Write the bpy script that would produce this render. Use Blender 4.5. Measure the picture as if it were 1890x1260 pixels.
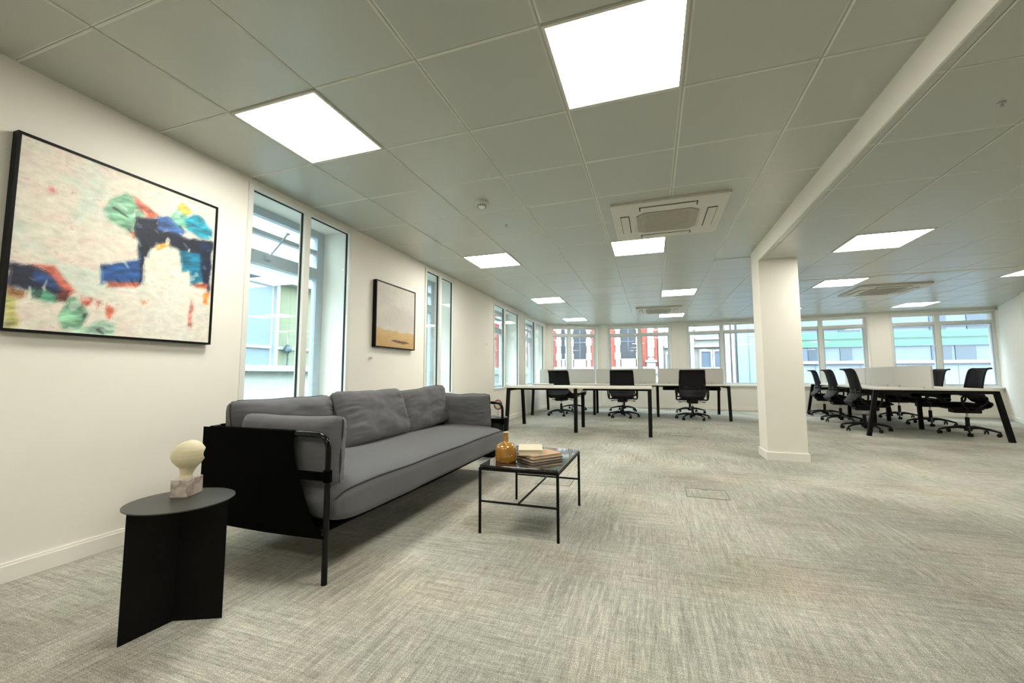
import bpy, bmesh, math, random
from math import sin, cos, pi, sqrt, radians as RAD
from mathutils import Vector, Matrix, noise
random.seed(4)
for o in list(bpy.data.objects): bpy.data.objects.remove(o)
SC = bpy.context.scene
COL = SC.collection

# ------------------------------------------------------------------ camera
HC = 0.931
yaw, pitch, roll = -0.32717, 0.08073, -0.00077
f = Vector((sin(yaw)*cos(pitch), cos(yaw)*cos(pitch), sin(pitch)))
r0 = Vector((cos(yaw), -sin(yaw), 0)); u0 = r0.cross(f)
r = cos(roll)*r0 + sin(roll)*u0; u = -sin(roll)*r0 + cos(roll)*u0
cam = bpy.data.cameras.new('camera'); cam.sensor_width = 36; cam.lens = 760.24/1890*36; cam.clip_start = .05; cam.clip_end = 300
co = bpy.data.objects.new('camera', cam); COL.objects.link(co)
co.matrix_world = Matrix(((r.x,u.x,-f.x,0),(r.y,u.y,-f.y,0),(r.z,u.z,-f.z,HC),(0,0,0,1)))
SC.camera = co

# ------------------------------------------------------------------ world, exposure
W = bpy.data.worlds.new('overcast_sky'); SC.world = W; W.use_nodes = True
bg = W.node_tree.nodes['Background']; bg.inputs[0].default_value = (.72, .89, 1.0, 1); bg.inputs[1].default_value = 3.7
LIGHT_E = 9.0
LIGHT_C = (1.0, .975, .89)
SC.view_settings.view_transform = 'Standard'; SC.view_settings.look = 'None'
SC.view_settings.exposure = 1.78; SC.view_settings.gamma = 1.0; SC.view_settings.use_curve_mapping = False

# ------------------------------------------------------------------ materials
def srgb(c):
    return tuple(((x/255)/12.92 if x/255 <= .04045 else ((x/255+.055)/1.055)**2.4) for x in c)
def mat(name, c=(200,200,200), rough=.6, metal=0, coat=0, bump=0, bscale=200, var=0, vscale=8, spec=.5, trans=0, alpha=1, sheen=0):
    m = bpy.data.materials.new(name); m.use_nodes = True; nt = m.node_tree; b = nt.nodes['Principled BSDF']
    c = srgb(c); b.inputs['Base Color'].default_value = (*c,1); b.inputs['Roughness'].default_value = rough
    b.inputs['Metallic'].default_value = metal; b.inputs['Coat Weight'].default_value = coat
    b.inputs['Specular IOR Level'].default_value = spec; b.inputs['Transmission Weight'].default_value = trans
    b.inputs['Alpha'].default_value = alpha; b.inputs['Sheen Weight'].default_value = sheen
    tc = nt.nodes.new('ShaderNodeTexCoord')
    n = nt.nodes.new('ShaderNodeTexNoise'); n.inputs['Scale'].default_value = vscale; n.inputs['Detail'].default_value = 4
    nt.links.new(tc.outputs['Object'], n.inputs['Vector'])
    mx = nt.nodes.new('ShaderNodeMix'); mx.data_type = 'RGBA'
    mx.inputs[6].default_value = (*[x*(1-var) for x in c],1); mx.inputs[7].default_value = (*[min(1,x*(1+var)) for x in c],1)
    nt.links.new(n.outputs['Fac'], mx.inputs[0]); nt.links.new(mx.outputs[2], b.inputs['Base Color'])
    if bump:
        n2 = nt.nodes.new('ShaderNodeTexNoise'); n2.inputs['Scale'].default_value = bscale; n2.inputs['Detail'].default_value = 3
        nt.links.new(tc.outputs['Object'], n2.inputs['Vector'])
        bp = nt.nodes.new('ShaderNodeBump'); bp.inputs['Strength'].default_value = bump; bp.inputs['Distance'].default_value = .002
        nt.links.new(n2.outputs['Fac'], bp.inputs['Height']); nt.links.new(bp.outputs[0], b.inputs['Normal'])
    return m
def glass(name, tint=(1,1,1), ior=1.5, extra=0.0):
    m = bpy.data.materials.new(name); m.use_nodes = True; nt = m.node_tree; nt.nodes.clear()
    o = nt.nodes.new('ShaderNodeOutputMaterial'); mx = nt.nodes.new('ShaderNodeMixShader')
    t = nt.nodes.new('ShaderNodeBsdfTransparent'); t.inputs[0].default_value = (*tint,1)
    g = nt.nodes.new('ShaderNodeBsdfGlossy'); g.inputs['Roughness'].default_value = 0
    fr = nt.nodes.new('ShaderNodeFresnel'); fr.inputs[0].default_value = ior
    ma = nt.nodes.new('ShaderNodeMath'); ma.operation = 'ADD'; ma.inputs[1].default_value = extra; ma.use_clamp = True
    ge = nt.nodes.new('ShaderNodeNewGeometry'); inv = nt.nodes.new('ShaderNodeMath'); inv.operation = 'SUBTRACT'; inv.inputs[0].default_value = 1
    nt.links.new(ge.outputs['Backfacing'], inv.inputs[1]); mu = nt.nodes.new('ShaderNodeMath'); mu.operation = 'MULTIPLY'
    nt.links.new(fr.outputs[0], ma.inputs[0]); nt.links.new(ma.outputs[0], mu.inputs[0]); nt.links.new(inv.outputs[0], mu.inputs[1]); nt.links.new(mu.outputs[0], mx.inputs[0])
    nt.links.new(t.outputs[0], mx.inputs[1]); nt.links.new(g.outputs[0], mx.inputs[2]); nt.links.new(mx.outputs[0], o.inputs[0])
    return m
def emit(name, c, s):
    m = bpy.data.materials.new(name); m.use_nodes = True; nt = m.node_tree; nt.nodes.clear()
    o = nt.nodes.new('ShaderNodeOutputMaterial'); e = nt.nodes.new('ShaderNodeEmission')
    e.inputs[0].default_value = (*c,1); e.inputs[1].default_value = s; nt.links.new(e.outputs[0], o.inputs[0]); return m

M = {}
M['wall'] = mat('wall_paint', (238,233,222), .75, bump=.05, bscale=300, var=.01)
M['white'] = mat('white_gloss_paint', (236,234,228), .4, var=.01)
M['trimw'] = mat('skirting_paint', (240,236,226), .45)
M['tile'] = mat('ceiling_tile_metal', (176,180,170), .36, coat=.45, var=.02, vscale=3, bump=.03, bscale=600)
M['tile'].node_tree.nodes['Principled BSDF'].inputs['Coat Roughness'].default_value = .3
M['tbar'] = mat('ceiling_grid', (150,152,142), .6)
M['framew'] = mat('window_frame_paint', (226,226,218), .45)
M['outframe'] = mat('outer_window_paint', (190,199,208), .5)
M['black'] = mat('black_powder_coat', (6,6,6), .5, bump=.1, bscale=900, spec=.15)
M['gloss'] = mat('black_gloss_tube', (4,4,4), .22, coat=.12, spec=.2)
M['canvas'] = mat('black_canvas', (4,4,4), .9, bump=.3, bscale=900, spec=.05)
M['plast'] = mat('black_plastic', (9,9,9), .5, spec=.25)
M['fabric'] = mat('charcoal_wool', (88,88,90), .9, bump=.5, bscale=700, var=.12, vscale=350, sheen=.15)
M['piping'] = mat('dark_piping', (48,48,50), .9)
M['seatf'] = mat('black_seat_fabric', (9,9,10), .85, bump=.3, bscale=900, spec=.15)
M['mesh'] = mat('black_back_mesh', (22,22,23), .8, bump=.4, bscale=1200, alpha=.92, spec=.2)
M['mfc'] = mat('white_desk_top', (226,220,208), .45, var=.02, vscale=20)
M['screen'] = mat('grey_screen_fabric', (205,203,196), .85, bump=.2, bscale=800)
M['silver'] = mat('brushed_steel', (190,190,190), .3, metal=1)
M['glass'] = glass('window_glass', (.97,.985,.98))
M['gglass'] = glass('inner_glazing', (.93,.955,.945), 1.52, .02)
M['ac'] = mat('ac_plastic', (205,203,192), .5)
M['acg'] = mat('ac_grille', (165,162,145), .7, bump=.5, bscale=900)
M['dark'] = mat('shadow_gap', (30,28,26), .8)
M['amber'] = mat('amber_glaze', (176,122,38), .06, coat=1, var=.3, vscale=22, trans=.25)
M['head'] = mat('cream_stone', (214,205,170), .5, var=.08, vscale=30)
M['boxlid'] = mat('floor_box_rim', (120,118,108), .6)
M['paper'] = mat('book_pages', (222,204,176), .8, bump=.4, bscale=500)
M['cover1'] = mat('cream_book_cover', (204,192,164), .6, var=.14, vscale=60)
M['cover2'] = mat('tan_book_cover', (186,150,116), .6, var=.05)
M['cover3'] = mat('dark_book_cover', (70,52,48), .5)
M['lamp'] = emit('led_diffuser', LIGHT_C, LIGHT_E)
M['lampd'] = emit('led_diffuser_dimmed', LIGHT_C, LIGHT_E*.58)  # same panels at lower output, so the far walls come out less bright

def nt_of(name, rough=.9):
    m = bpy.data.materials.new(name); m.use_nodes = True; nt = m.node_tree; b = nt.nodes['Principled BSDF']; b.inputs['Roughness'].default_value = rough
    tc = nt.nodes.new('ShaderNodeTexCoord'); return m, nt, b, tc
def ramp(nt, fac, stops, interp='LINEAR'):
    rp = nt.nodes.new('ShaderNodeValToRGB'); e = rp.color_ramp; e.interpolation = interp
    while len(e.elements) > 1: e.elements.remove(e.elements[-1])
    e.elements[0].position = stops[0][0]; e.elements[0].color = (*stops[0][1],1)
    for p, c in stops[1:]:
        q = e.elements.new(p); q.color = (*c,1)
    nt.links.new(fac, rp.inputs[0]); return rp
def mixc(nt, fac, a, b_, mode='MIX'):
    mx = nt.nodes.new('ShaderNodeMix'); mx.data_type = 'RGBA'; mx.blend_type = mode
    if isinstance(fac, float): mx.inputs[0].default_value = fac
    else: nt.links.new(fac, mx.inputs[0])
    for i, s in ((6,a),(7,b_)):
        if isinstance(s, tuple): mx.inputs[i].default_value = (*s,1)
        else: nt.links.new(s, mx.inputs[i])
    return mx.outputs[2]
def noi(nt, tc, scale, loc=(0,0,0), detail=3, ns=1.0, out='Object'):
    mp = nt.nodes.new('ShaderNodeMapping'); mp.inputs['Scale'].default_value = scale; mp.inputs['Location'].default_value = loc
    nt.links.new(tc.outputs[out], mp.inputs[0]); n = nt.nodes.new('ShaderNodeTexNoise'); n.inputs['Scale'].default_value = ns
    n.inputs['Detail'].default_value = detail; nt.links.new(mp.outputs[0], n.inputs['Vector']); return n.outputs['Fac']
def carpet():
    m, nt, b, tc = nt_of('carpet_tiles', .95)
    def st(sc, loc, a=.3, z=.7): return ramp(nt, noi(nt, tc, sc, loc, 3), [(a,(0,)*3),(z,(1,)*3)]).outputs[0]
    wx = ramp(nt, noi(nt, tc, (1.5,1.5,1), (7,7,7), 2), [(.38,(.12,)*3),(.62,(.88,)*3)]).outputs[0]
    A = mixc(nt, wx, st((2.0,40,1),(0,0,0),.26,.74), st((40,2.0,1),(5,3,0),.26,.74))
    B = mixc(nt, wx, st((5,95,1),(1,9,0)), st((95,5,1),(2,4,0)))
    C = mixc(nt, .5, st((18,190,1),(8,9,0)), st((190,18,1),(2,14,0)))
    big = noi(nt, tc, (1.1,1.1,1), (3,1,0), 4)
    S = mixc(nt, .52, A, B); S = mixc(nt, .45, S, C)
    fine = st((300,300,1),(3,3,3))
    S2 = mixc(nt, .40, S, fine)
    S2 = mixc(nt, .12, S2, ramp(nt, big, [(.35,(0,)*3),(.65,(1,)*3)]).outputs[0])
    lo, mi, hi = srgb((112,112,106)), srgb((164,162,151)), srgb((224,221,206))
    c = ramp(nt, S2, [(.26,lo),(.5,mi),(.74,hi)]).outputs[0]
    t1 = noi(nt, tc, (1.3,2.0,1), (11,2,0), 5); t2 = noi(nt, tc, (2.2,1.1,1), (4,21,0), 5)
    c = mixc(nt, ramp(nt, t1, [(.48,(0,)*3),(.7,(.5,)*3)]).outputs[0], c, mixc(nt, 1.0, c, srgb((244,224,214)), 'MULTIPLY'))
    c = mixc(nt, ramp(nt, t2, [(.48,(0,)*3),(.7,(.55,)*3)]).outputs[0], c, mixc(nt, 1.0, c, srgb((226,236,224)), 'MULTIPLY'))
    nt.links.new(c, b.inputs['Base Color'])
    bp = nt.nodes.new('ShaderNodeBump'); bp.inputs['Strength'].default_value = .3; bp.inputs['Distance'].default_value = .003
    nt.links.new(S2, bp.inputs['Height']); nt.links.new(bp.outputs[0], b.inputs['Normal']); b.inputs['Specular IOR Level'].default_value = .15
    return m
M['carpet'] = carpet()
def marble(name, base, vein, rough, sc=6, lo=.48, hi=.5, coat=0):
    m, nt, b, tc = nt_of(name, rough); b.inputs['Coat Weight'].default_value = coat
    n = noi(nt, tc, (sc,)*3, (1,2,3), 6)
    n2 = noi(nt, tc, (sc*2.3,)*3, (5,2,7), 5)
    md = (lo+hi)/2
    c = ramp(nt, n, [(lo,srgb(base)),(md,srgb(vein)),(hi,srgb(base))]).outputs[0]
    c = mixc(nt, ramp(nt, n2, [(.5,(0,)*3),(.7,(.35,)*3)]).outputs[0], c, srgb(vein))
    nt.links.new(c, b.inputs['Base Color']); return m
M['bmarble'] = marble('black_marble', (12,12,13), (150,150,150), .05, 5, .492, .502, .5)
M['pmarble'] = marble('pink_grey_marble', (205,192,180), (160,140,130), .35, 14, .42, .58)

# ------------------------------------------------------------------ geometry helpers
class MB:
    def __init__(s): s.v=[]; s.f=[]
    def add(s, vs, fs):
        k=len(s.v); s.v += [tuple(v) for v in vs]; s.f += [tuple(i+k for i in q) for q in fs]; return s
    def box(s, x0,y0,z0,x1,y1,z1, M4=None, bev=0):
        if bev > 0:
            bm = bmesh.new(); bmesh.ops.create_cube(bm, size=1)
            for v in bm.verts: v.co = Vector(((x0+x1)/2+v.co.x*(x1-x0), (y0+y1)/2+v.co.y*(y1-y0), (z0+z1)/2+v.co.z*(z1-z0)))
            bmesh.ops.bevel(bm, geom=list(bm.edges), offset=bev, segments=2, affect='EDGES', profile=.5)
            bm.verts.index_update(); vs=[v.co.copy() for v in bm.verts]; fs=[[v.index for v in q.verts] for q in bm.faces]; bm.free()
        else:
            vs=[Vector(p) for p in ((x0,y0,z0),(x1,y0,z0),(x1,y1,z0),(x0,y1,z0),(x0,y0,z1),(x1,y0,z1),(x1,y1,z1),(x0,y1,z1))]
            fs=[(0,3,2,1),(4,5,6,7),(0,1,5,4),(1,2,6,5),(2,3,7,6),(3,0,4,7)]
        if M4 is not None: vs=[M4@v for v in vs]
        return s.add(vs,fs)
    def prism(s, poly, z0, z1, M4=None):
        n=len(poly); vs=[Vector((x,y,z0)) for x,y in poly]+[Vector((x,y,z1)) for x,y in poly]
        if M4 is not None: vs=[M4@v for v in vs]
        return s.add(vs,[tuple(range(n-1,-1,-1)),tuple(range(n,2*n))]+[(i,(i+1)%n,(i+1)%n+n,i+n) for i in range(n)])
    def tube(s, pts, rad, seg=10, cap=True, sq=False):
        pts=[Vector(p) for p in pts]; n=len(pts); rads = rad if isinstance(rad,(list,tuple)) else [rad]*n
        if sq: seg=4
        t0=(pts[1]-pts[0]).normalized(); ref=Vector((0,0,1)) if abs(t0.z)<.9 else Vector((1,0,0))
        nx=t0.cross(ref).normalized(); vs=[]
        for i,p in enumerate(pts):
            t=((pts[min(i+1,n-1)]-pts[max(i-1,0)])).normalized()
            nx=(nx-t*nx.dot(t)).normalized(); ny=t.cross(nx)
            for k in range(seg):
                a=2*pi*(k+(.5 if sq else 0))/seg; rr=rads[i]*(sqrt(2) if sq else 1); vs.append(p+rr*(cos(a)*nx+sin(a)*ny))
        fs=[(i*seg+k,i*seg+(k+1)%seg,(i+1)*seg+(k+1)%seg,(i+1)*seg+k) for i in range(n-1) for k in range(seg)]
        if cap: fs += [tuple(range(seg-1,-1,-1)),tuple(range((n-1)*seg,n*seg))]
        return s.add(vs,fs)
    def lathe(s, prof, seg=32, c=(0,0,0), M4=None):
        vs=[];n=len(prof)
        for rr,z in prof:
            for k in range(seg):
                a=2*pi*k/seg; v=Vector((c[0]+rr*cos(a),c[1]+rr*sin(a),c[2]+z)); vs.append(M4@v if M4 is not None else v)
        fs=[(i*seg+k,i*seg+(k+1)%seg,(i+1)*seg+(k+1)%seg,(i+1)*seg+k) for i in range(n-1) for k in range(seg)]
        fs += [tuple(range(seg-1,-1,-1)),tuple(range((n-1)*seg,n*seg))]
        return s.add(vs,fs)
    def grid(s, fn, nu, nv, closed_u=False):
        vs=[fn(i/(nu if closed_u else nu-1), j/(nv-1)) for j in range(nv) for i in range(nu)]
        fs=[]
        for j in range(nv-1):
            for i in range(nu if closed_u else nu-1):
                fs.append((j*nu+i, j*nu+(i+1)%nu, (j+1)*nu+(i+1)%nu, (j+1)*nu+i))
        return s.add(vs,fs)
    def build(s, name, m, parent=None, smooth=False, loc=None):
        me=bpy.data.meshes.new(name)
        me.from_pydata([tuple(v) for v in s.v],[],s.f); me.update()
        bm=bmesh.new(); bm.from_mesh(me); bmesh.ops.recalc_face_normals(bm, faces=bm.faces); bm.to_mesh(me); bm.free()
        me.materials.append(m)
        if smooth:
            for p in me.polygons: p.use_smooth=True
            try: me.set_sharp_from_angle(angle=RAD(smooth if smooth is not True else 40))
            except Exception: pass
        o=bpy.data.objects.new(name,me); COL.objects.link(o)
        if parent is not None: o.parent=parent
        if loc: o.location=loc
        return o
def arc_path(pts, rad, n=6):
    pts=[Vector(p) for p in pts]; out=[pts[0]]
    for i in range(1,len(pts)-1):
        a,b,c=pts[i-1],pts[i],pts[i+1]; d1=(a-b).normalized(); d2=(c-b).normalized()
        rr=min(rad,(a-b).length*.49,(c-b).length*.49); p,q=b+d1*rr,b+d2*rr
        for k in range(n+1):
            t=k/n; out.append((1-t)**2*p+2*t*(1-t)*b+t*t*q)
    out.append(pts[-1]); return out
def empty(name, loc=(0,0,0), rz=0, kind=None):
    o=bpy.data.objects.new(name,None); COL.objects.link(o); o.location=loc; o.rotation_euler=(0,0,rz); o.empty_display_size=.1
    if kind: o['kind']=kind
    return o
def tag(o,label,cat,group=None,kind=None):
    o['label']=label; o['category']=cat
    if group: o['group']=group
    if kind: o['kind']=kind
    return o
def struct(o,label=None):
    o['kind']='structure'
    if label: o['label']=label
    return o
def copy_tree(o, parent=None):
    c=o.copy(); COL.objects.link(c)
    if parent is not None: c.parent=parent
    for ch in list(o.children): copy_tree(ch,c)
    return c

# ================================================================== room shell
H = 2.400; HL = 2.228
GX, GY = -2.2131, 0.97642
def xw(y): return -2.785-.0105*y
YB = -4.6; XR = 9.4
struct(MB().box(-3.3,YB-.2,-.15,XR+.2,12.9,0).build('floor',M['carpet']),'grey carpet tiles with streaked green and pink tints')
FAR=[(-2.93,11.62),(-1.42,12.38),(.75,12.45),(2.85,12.22),(5.08,11.95),(7.18,11.85)]
def frame_of(p,q):
    p=Vector((p[0],p[1],0)); q=Vector((q[0],q[1],0)); e=(q-p); L=e.length; e.normalize(); n=Vector((-e.y,e.x,0))
    m=Matrix(((e.x,n.x,0,p.x),(e.y,n.y,0,p.y),(0,0,1,0),(0,0,0,1))); return m,L   # local x along, y outward(left of p->q), z up
def wall(mb,mat4,L,ops,t,ztop=2.46,s0=0):
    x=s0
    for a,b,z0,z1 in ops:
        if a>x: mb.box(x,0,0,a,t,ztop,mat4)
        mb.box(a,0,0,b,t,z0,mat4); mb.box(a,0,z1,b,t,ztop,mat4); x=b
    if L>x: mb.box(x,0,0,L,t,ztop,mat4)
def skirt(mb,mat4,a,b,h=.085,t=.016):
    mb.box(a,-t,0,b,0,h-.012,mat4); mb.box(a,-t*.6,h-.012,b,0,h,mat4)
WN=[0]
def window_far(p,q,s0,s1,sm,z0,z1,zt):
    WN[0]+=1; m4,L=frame_of(p,q); n=WN[0]
    w=empty('window_%d'%n,m4@Vector(((s0+s1)/2,.1,z0)),0,'structure'); inv=w.matrix_world  # placed with world-space meshes below
    off=Matrix.Translation(-w.location)
    def part(nm,mb,mt): o=mb.build(nm,mt,w); o.data.transform(off); return o
    fr=MB(); F=.05; d0,d1=.10,.17
    for a,b,c,d in ((s0,s0+F,z0,z1),(s1-F,s1,z0,z1),(s0+F,s1-F,z1-F,z1),(s0+F,s1-F,z0,z0+F*.7)): fr.box(a,d0,c,b,d1,d,m4)
    part('window_frame',fr,M['framew'])
    part('mullion',MB().box(sm-.045,d0-.01,z0+.035,sm+.045,d1,z1-F,m4),M['framew'])
    tr=MB()
    tr.box(s0+F,d0,zt-.035,sm-.045,d1-.01,zt+.035,m4); tr.box(sm+.045,d0,zt-.035,s1-F,d1-.01,zt+.035,m4)
    part('transom',tr,M['framew'])
    ca=MB()
    for a,b in ((s0+F,sm-.045),(sm+.045,s1-F)):
        for x0,x1,c,d in ((a,a+.025,z0+.035,zt-.035),(b-.025,b,z0+.035,zt-.035),(a+.025,b-.025,z0+.035,z0+.06),(a+.025,b-.025,zt-.06,zt-.035)): ca.box(x0,d0+.015,c,x1,d1-.01,d,m4)
    part('casement_frame',ca,M['outframe'])
    for a,b in ((s0+F,sm-.045),(sm+.045,s1-F)):
        part('pane',MB().box(a+.02,.138,z0+.05,b-.02,.142,zt-.05,m4),M['glass'])
        part('pane',MB().box(a,.138,zt+.035,b,.142,z1-F,m4),M['glass'])
    arc=MB(); A=.03
    for a,b,c,d in ((s0-A,s0,z0,z1+A),(s1,s1+A,z0,z1+A),(s0,s1,z1,z1+A)): arc.box(a,-.012,c,b,0.0,d,m4)
    part('architrave',arc,M['framew'])
    return w
SILL=.64
ops=[(.215,1.585,1.30*0+.754),(.213,1.945,1.102),(.197,1.945,1.064),(.17,2.06,1.16),(.262,2.10,1.12)]
mbw=MB(); mbs=MB(); sil=MB()
for i in range(5):
    m4,L=frame_of(FAR[i],FAR[i+1]); a,b,sm=ops[i]; b=max(b,a)
    wall(mbw,m4,L,[(a,b,SILL,2.33)],.35)
    skirt(mbs,m4,0,L)
    window_far(FAR[i],FAR[i+1],a,b,sm,SILL+.015,2.33,2.105)
    sil.box(max(0,a-.16),-.06,SILL-.012,min(L,b+.16),.12,SILL+.02,m4)
struct(mbw.build('wall_far',M['wall'])); struct(mbs.build('baseboard_far',M['trimw']))
struct(sil.build('trim_1',M['white']),'white window sill board')
# right nib and right / back walls (the angled piece at the frame edge is what the photo shows)
mbr=MB(); mbk=MB()
RP=[(7.18,11.85),(6.30,9.75),(9.4,9.3),(9.4,YB),(-2.74,YB)]
for i in range(4):
    m4,L=frame_of(RP[i],RP[i+1]); wall(mbr if i<3 else mbk,m4,L,[],.15)
struct(mbr.build('wall_right',M['wall'])); struct(mbk.build('wall_back',M['wall']))
mb=MB()
for i in range(4):
    m4,L=frame_of(RP[i],RP[i+1]); skirt(mb,m4,0,L)
struct(mb.build('baseboard_right',M['trimw']))
# left wall: p->q runs +y, outward normal is -x
LP,LQ=(xw(YB),YB),(xw(11.62),11.62)
m4L,LL=frame_of(LP,LQ)
def sy(y): return (y-YB)/cos(math.atan(.0105))
LW=[(2.175,3.30,2.735,.64,2.365),(4.745,5.60,5.16,.64,2.365),(7.32,8.95,7.965,.64,2.33),(9.43,11.35,10.37,.64,2.34)]
mb=MB(); wall(mb,m4L,LL,[(sy(a),sy(b),z0,z1) for a,b,c,z0,z1 in LW],.42); struct(mb.build('wall_left',M['wall']))
mb=MB(); skirt(mb,m4L,0,LL); struct(mb.build('baseboard_left',M['trimw']))
M['reveal']=mat('reveal_plaster',(178,187,198),.8)
for a,b,c,z0,z1 in LW:
    WN[0]+=1; s0,s1,sm=sy(a),sy(b),sy(c)
    w=empty('window_%d'%WN[0],m4L@Vector(((s0+s1)/2,0,z0)),0,'structure'); off=Matrix.Translation(-w.location)
    def part(nm,mb,mt,w=w,off=off): o=mb.build(nm,mt,w); o.data.transform(off); return o
    fr=MB(); F=.038
    for x0,x1,c0,c1 in ((s0,s0+F,z0,z1),(s1-F,s1,z0,z1),(s0+F,s1-F,z1-F,z1),(s0+F,s1-F,z0,z0+F)): fr.box(x0,-.012,c0,x1,.045,c1,m4L)
    part('window_frame',fr,M['framew'])
    part('mullion',MB().box(sm-.03,-.016,z0+F,sm+.03,.045,z1-F,m4L),M['framew'])
    gk=MB()
    for x0,x1 in ((s0+F,sm-.03),(sm+.03,s1-F)):
        for q0,q1,c0,c1 in ((x0,x0+.004,z0+F,z1-F),(x1-.004,x1,z0+F,z1-F),(x0,x1,z1-F-.004,z1-F)): gk.box(q0,.010,c0,q1,.03,c1,m4L)
        part('pane',MB().box(x0,.018,z0+F,x1,.024,z1-F,m4L),M['gglass'])
    part('gasket',gk,M['dark'])
    # outer window at the far side of the deep reveal
    d0,d1=.33,.39; of=MB(); zt=1.93 if z1>2.35 else 1.90
    for x0,x1,c0,c1 in ((s0,s0+.05,z0,z1),(s1-.09,s1,z0,z1),(s0+.05,s1-.09,z1-.07,z1),(s0+.05,s1-.09,z0,z0+.07)): of.box(x0,d0,c0,x1,d1,c1,m4L)
    part('outer_frame',of,M['outframe'])
    part('outer_transom',MB().box(s0+.05,d0-.01,zt-.055,s1-.09,d1,zt+.055,m4L),M['outframe'])
    part('glazing_bar',MB().box(s0+.05,d0+.01,2.135,s1-.09,d1,2.175,m4L),M['outframe'])
    st=MB(); xs=s1-.20
    st.box(xs-.03,d0+.005,z0+.07,xs+.02,d1,zt-.055,m4L); st.box(xs-.015,d0+.005,zt+.055,xs+.015,d1,z1-.07,m4L)
    part('casement_stile',st,M['outframe'])
    part('outer_pane',MB().box(s0+.05,.362,z0+.07,s1-.09,.366,z1-.07,m4L),M['glass'])
    part('window_sill',MB().box(s0+.002,.05,z0,s1-.002,.33,z0+.02,m4L),M['white'])
    if a<3:
        q=MB(); P0=m4L@Vector((sy(2.62),d0-.03,1.93)); P1=m4L@Vector((sy(2.79),d0-.06,2.20))
        q.tube([P0,P0.lerp(P1,.5)+Vector((.01,0,0)),P1],.008,8); q.lathe([(.004,-.006),(.018,-.006),(.018,.006),(.004,.006)],12,P1)
        q.box(P0.x-.02,P0.y-.02,P0.z-.01,P0.x+.02,P0.y+.02,P0.z+.03)
        part('window_stay',q,M['outframe'])

# ceiling ------------------------------------------------------------
def in_low(x,y): return x>1.18 and y<6.6 and not (y>5.55 and x<1.56)
LIGHTS=[(0,1),(3,1),(0,6),(3,6),(0,11),(0,16),(4,11),(4,16),(8,11),(12,11),(12,16),(8,16),(0,-4),(3,-4)]
LSET=set(LIGHTS)
AC_R=[(.165,4.03,H),(.165,9.84,H),(3.805,8.72,H)]
def chip(mb,x0,y0,x1,y1,z,gx,gy,c=.006,d=.006):
    # one metal tile: face at z, chamfered edges rising to z+d
    a=[(x0+gx,y0+gy),(x1-gx,y0+gy),(x1-gx,y1-gy),(x0+gx,y1-gy)]; b=[(x0+gx+c,y0+gy+c),(x1-gx-c,y0+gy+c),(x1-gx-c,y1-gy-c),(x0+gx+c,y1-gy-c)]
    mb.add([(x,y,z+d) for x,y in a]+[(x,y,z) for x,y in b],[(4,5,6,7)]+[(i,(i+1)%4,(i+1)%4+4,i+4) for i in range(4)])
mb=MB(); ml=MB()
for i in range(-1,20):
    for j in range(-10,20):
        x0=GX+.6*i; x1=x0+.6; y0=GY+.6*j; y1=y0+.6
        if i==-1: x0=xw(y0)-.01
        if (i,j) in LSET: continue
        if y0>12.45: continue
        if x1>1.18 and x0<1.18 and y0<5.4: chip(mb,x0,y0,1.18+.006,min(y1,5.6),H,.0045,.0015,.0085,.006); 
        elif x1>1.19 and y1<6.5 and x0>=1.18: continue
        elif x1>1.18 and x0<1.18 and y0<6.6: chip(mb,x0,y0,x1,y1,H,.0045,.0015,.0085,.006)
        else: chip(mb,x0,y0,x1,y1,H,.0045,.0015,.0085,.006)
mb.box(-3.3,YB-.2,H+.0075,XR+.2,12.9,H+.12)
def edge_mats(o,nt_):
    o.data.materials.append(M['tedge_lit'])
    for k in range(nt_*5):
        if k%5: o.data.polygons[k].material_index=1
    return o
nT=len([1 for q in mb.f])-6
M['tedge_lit']=mat('tile_edge_lit_tone',(216,218,206),.5)  # paler than the tile face: light caught on the chamfers, put into the colour
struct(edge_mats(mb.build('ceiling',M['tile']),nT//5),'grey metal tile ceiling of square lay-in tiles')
LOWL=[(1,6),(5,6),(9,1),(9,6),(5,-4),(9,-4)]
for i in range(-1,15):
    for j in range(-10,10):
        x0=1.235+.6*i; x1=x0+.6; y0=GY+.6*j; y1=y0+.6
        if (i,j) in LOWL: continue
        if x0<1.18: x0=1.19-.006; 
        if x0>XR-.02: continue
        y1=min(y1,6.6)
        if y1-y0<.05: continue
        if y0>5.5 and x1<1.9: x0=max(x0,1.56)
        if x1-x0<.05: continue
        chip(ml,x0,y0,min(x1,XR),y1,HL,.0025,.0015,.006,.004)
nTl=len(ml.f)//5
ml.box(1.195,YB,HL+.006,XR,5.6,H-.003); ml.box(1.56,5.6,HL+.006,XR,6.59,H-.003)
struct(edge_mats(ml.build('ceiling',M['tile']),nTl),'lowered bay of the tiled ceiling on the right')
# painted face of the step between the two ceiling levels
struct(MB().box(1.176,YB,HL-.001,1.184,5.30,H+.01).box(1.5,6.595,HL-.004,XR,6.61,H+.01).build('trim_2',M['wall']),'pale painted bulkhead along the ceiling step')
# column
struct(MB().box(1.18,5.27,0,1.56,5.62,H+.02).build('wall_column',M['wall']),'pale square column under the bulkhead')
mb=MB(); t=.014
mb.box(1.18-t,5.27-t,0,1.56+t,5.27,.085).box(1.18-t,5.62,0,1.56+t,5.62+t,.085).box(1.18-t,5.27,0,1.18,5.62,.085).box(1.56,5.27,0,1.56+t,5.62,.085)
struct(mb.build('baseboard_column',M['trimw']))

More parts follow.
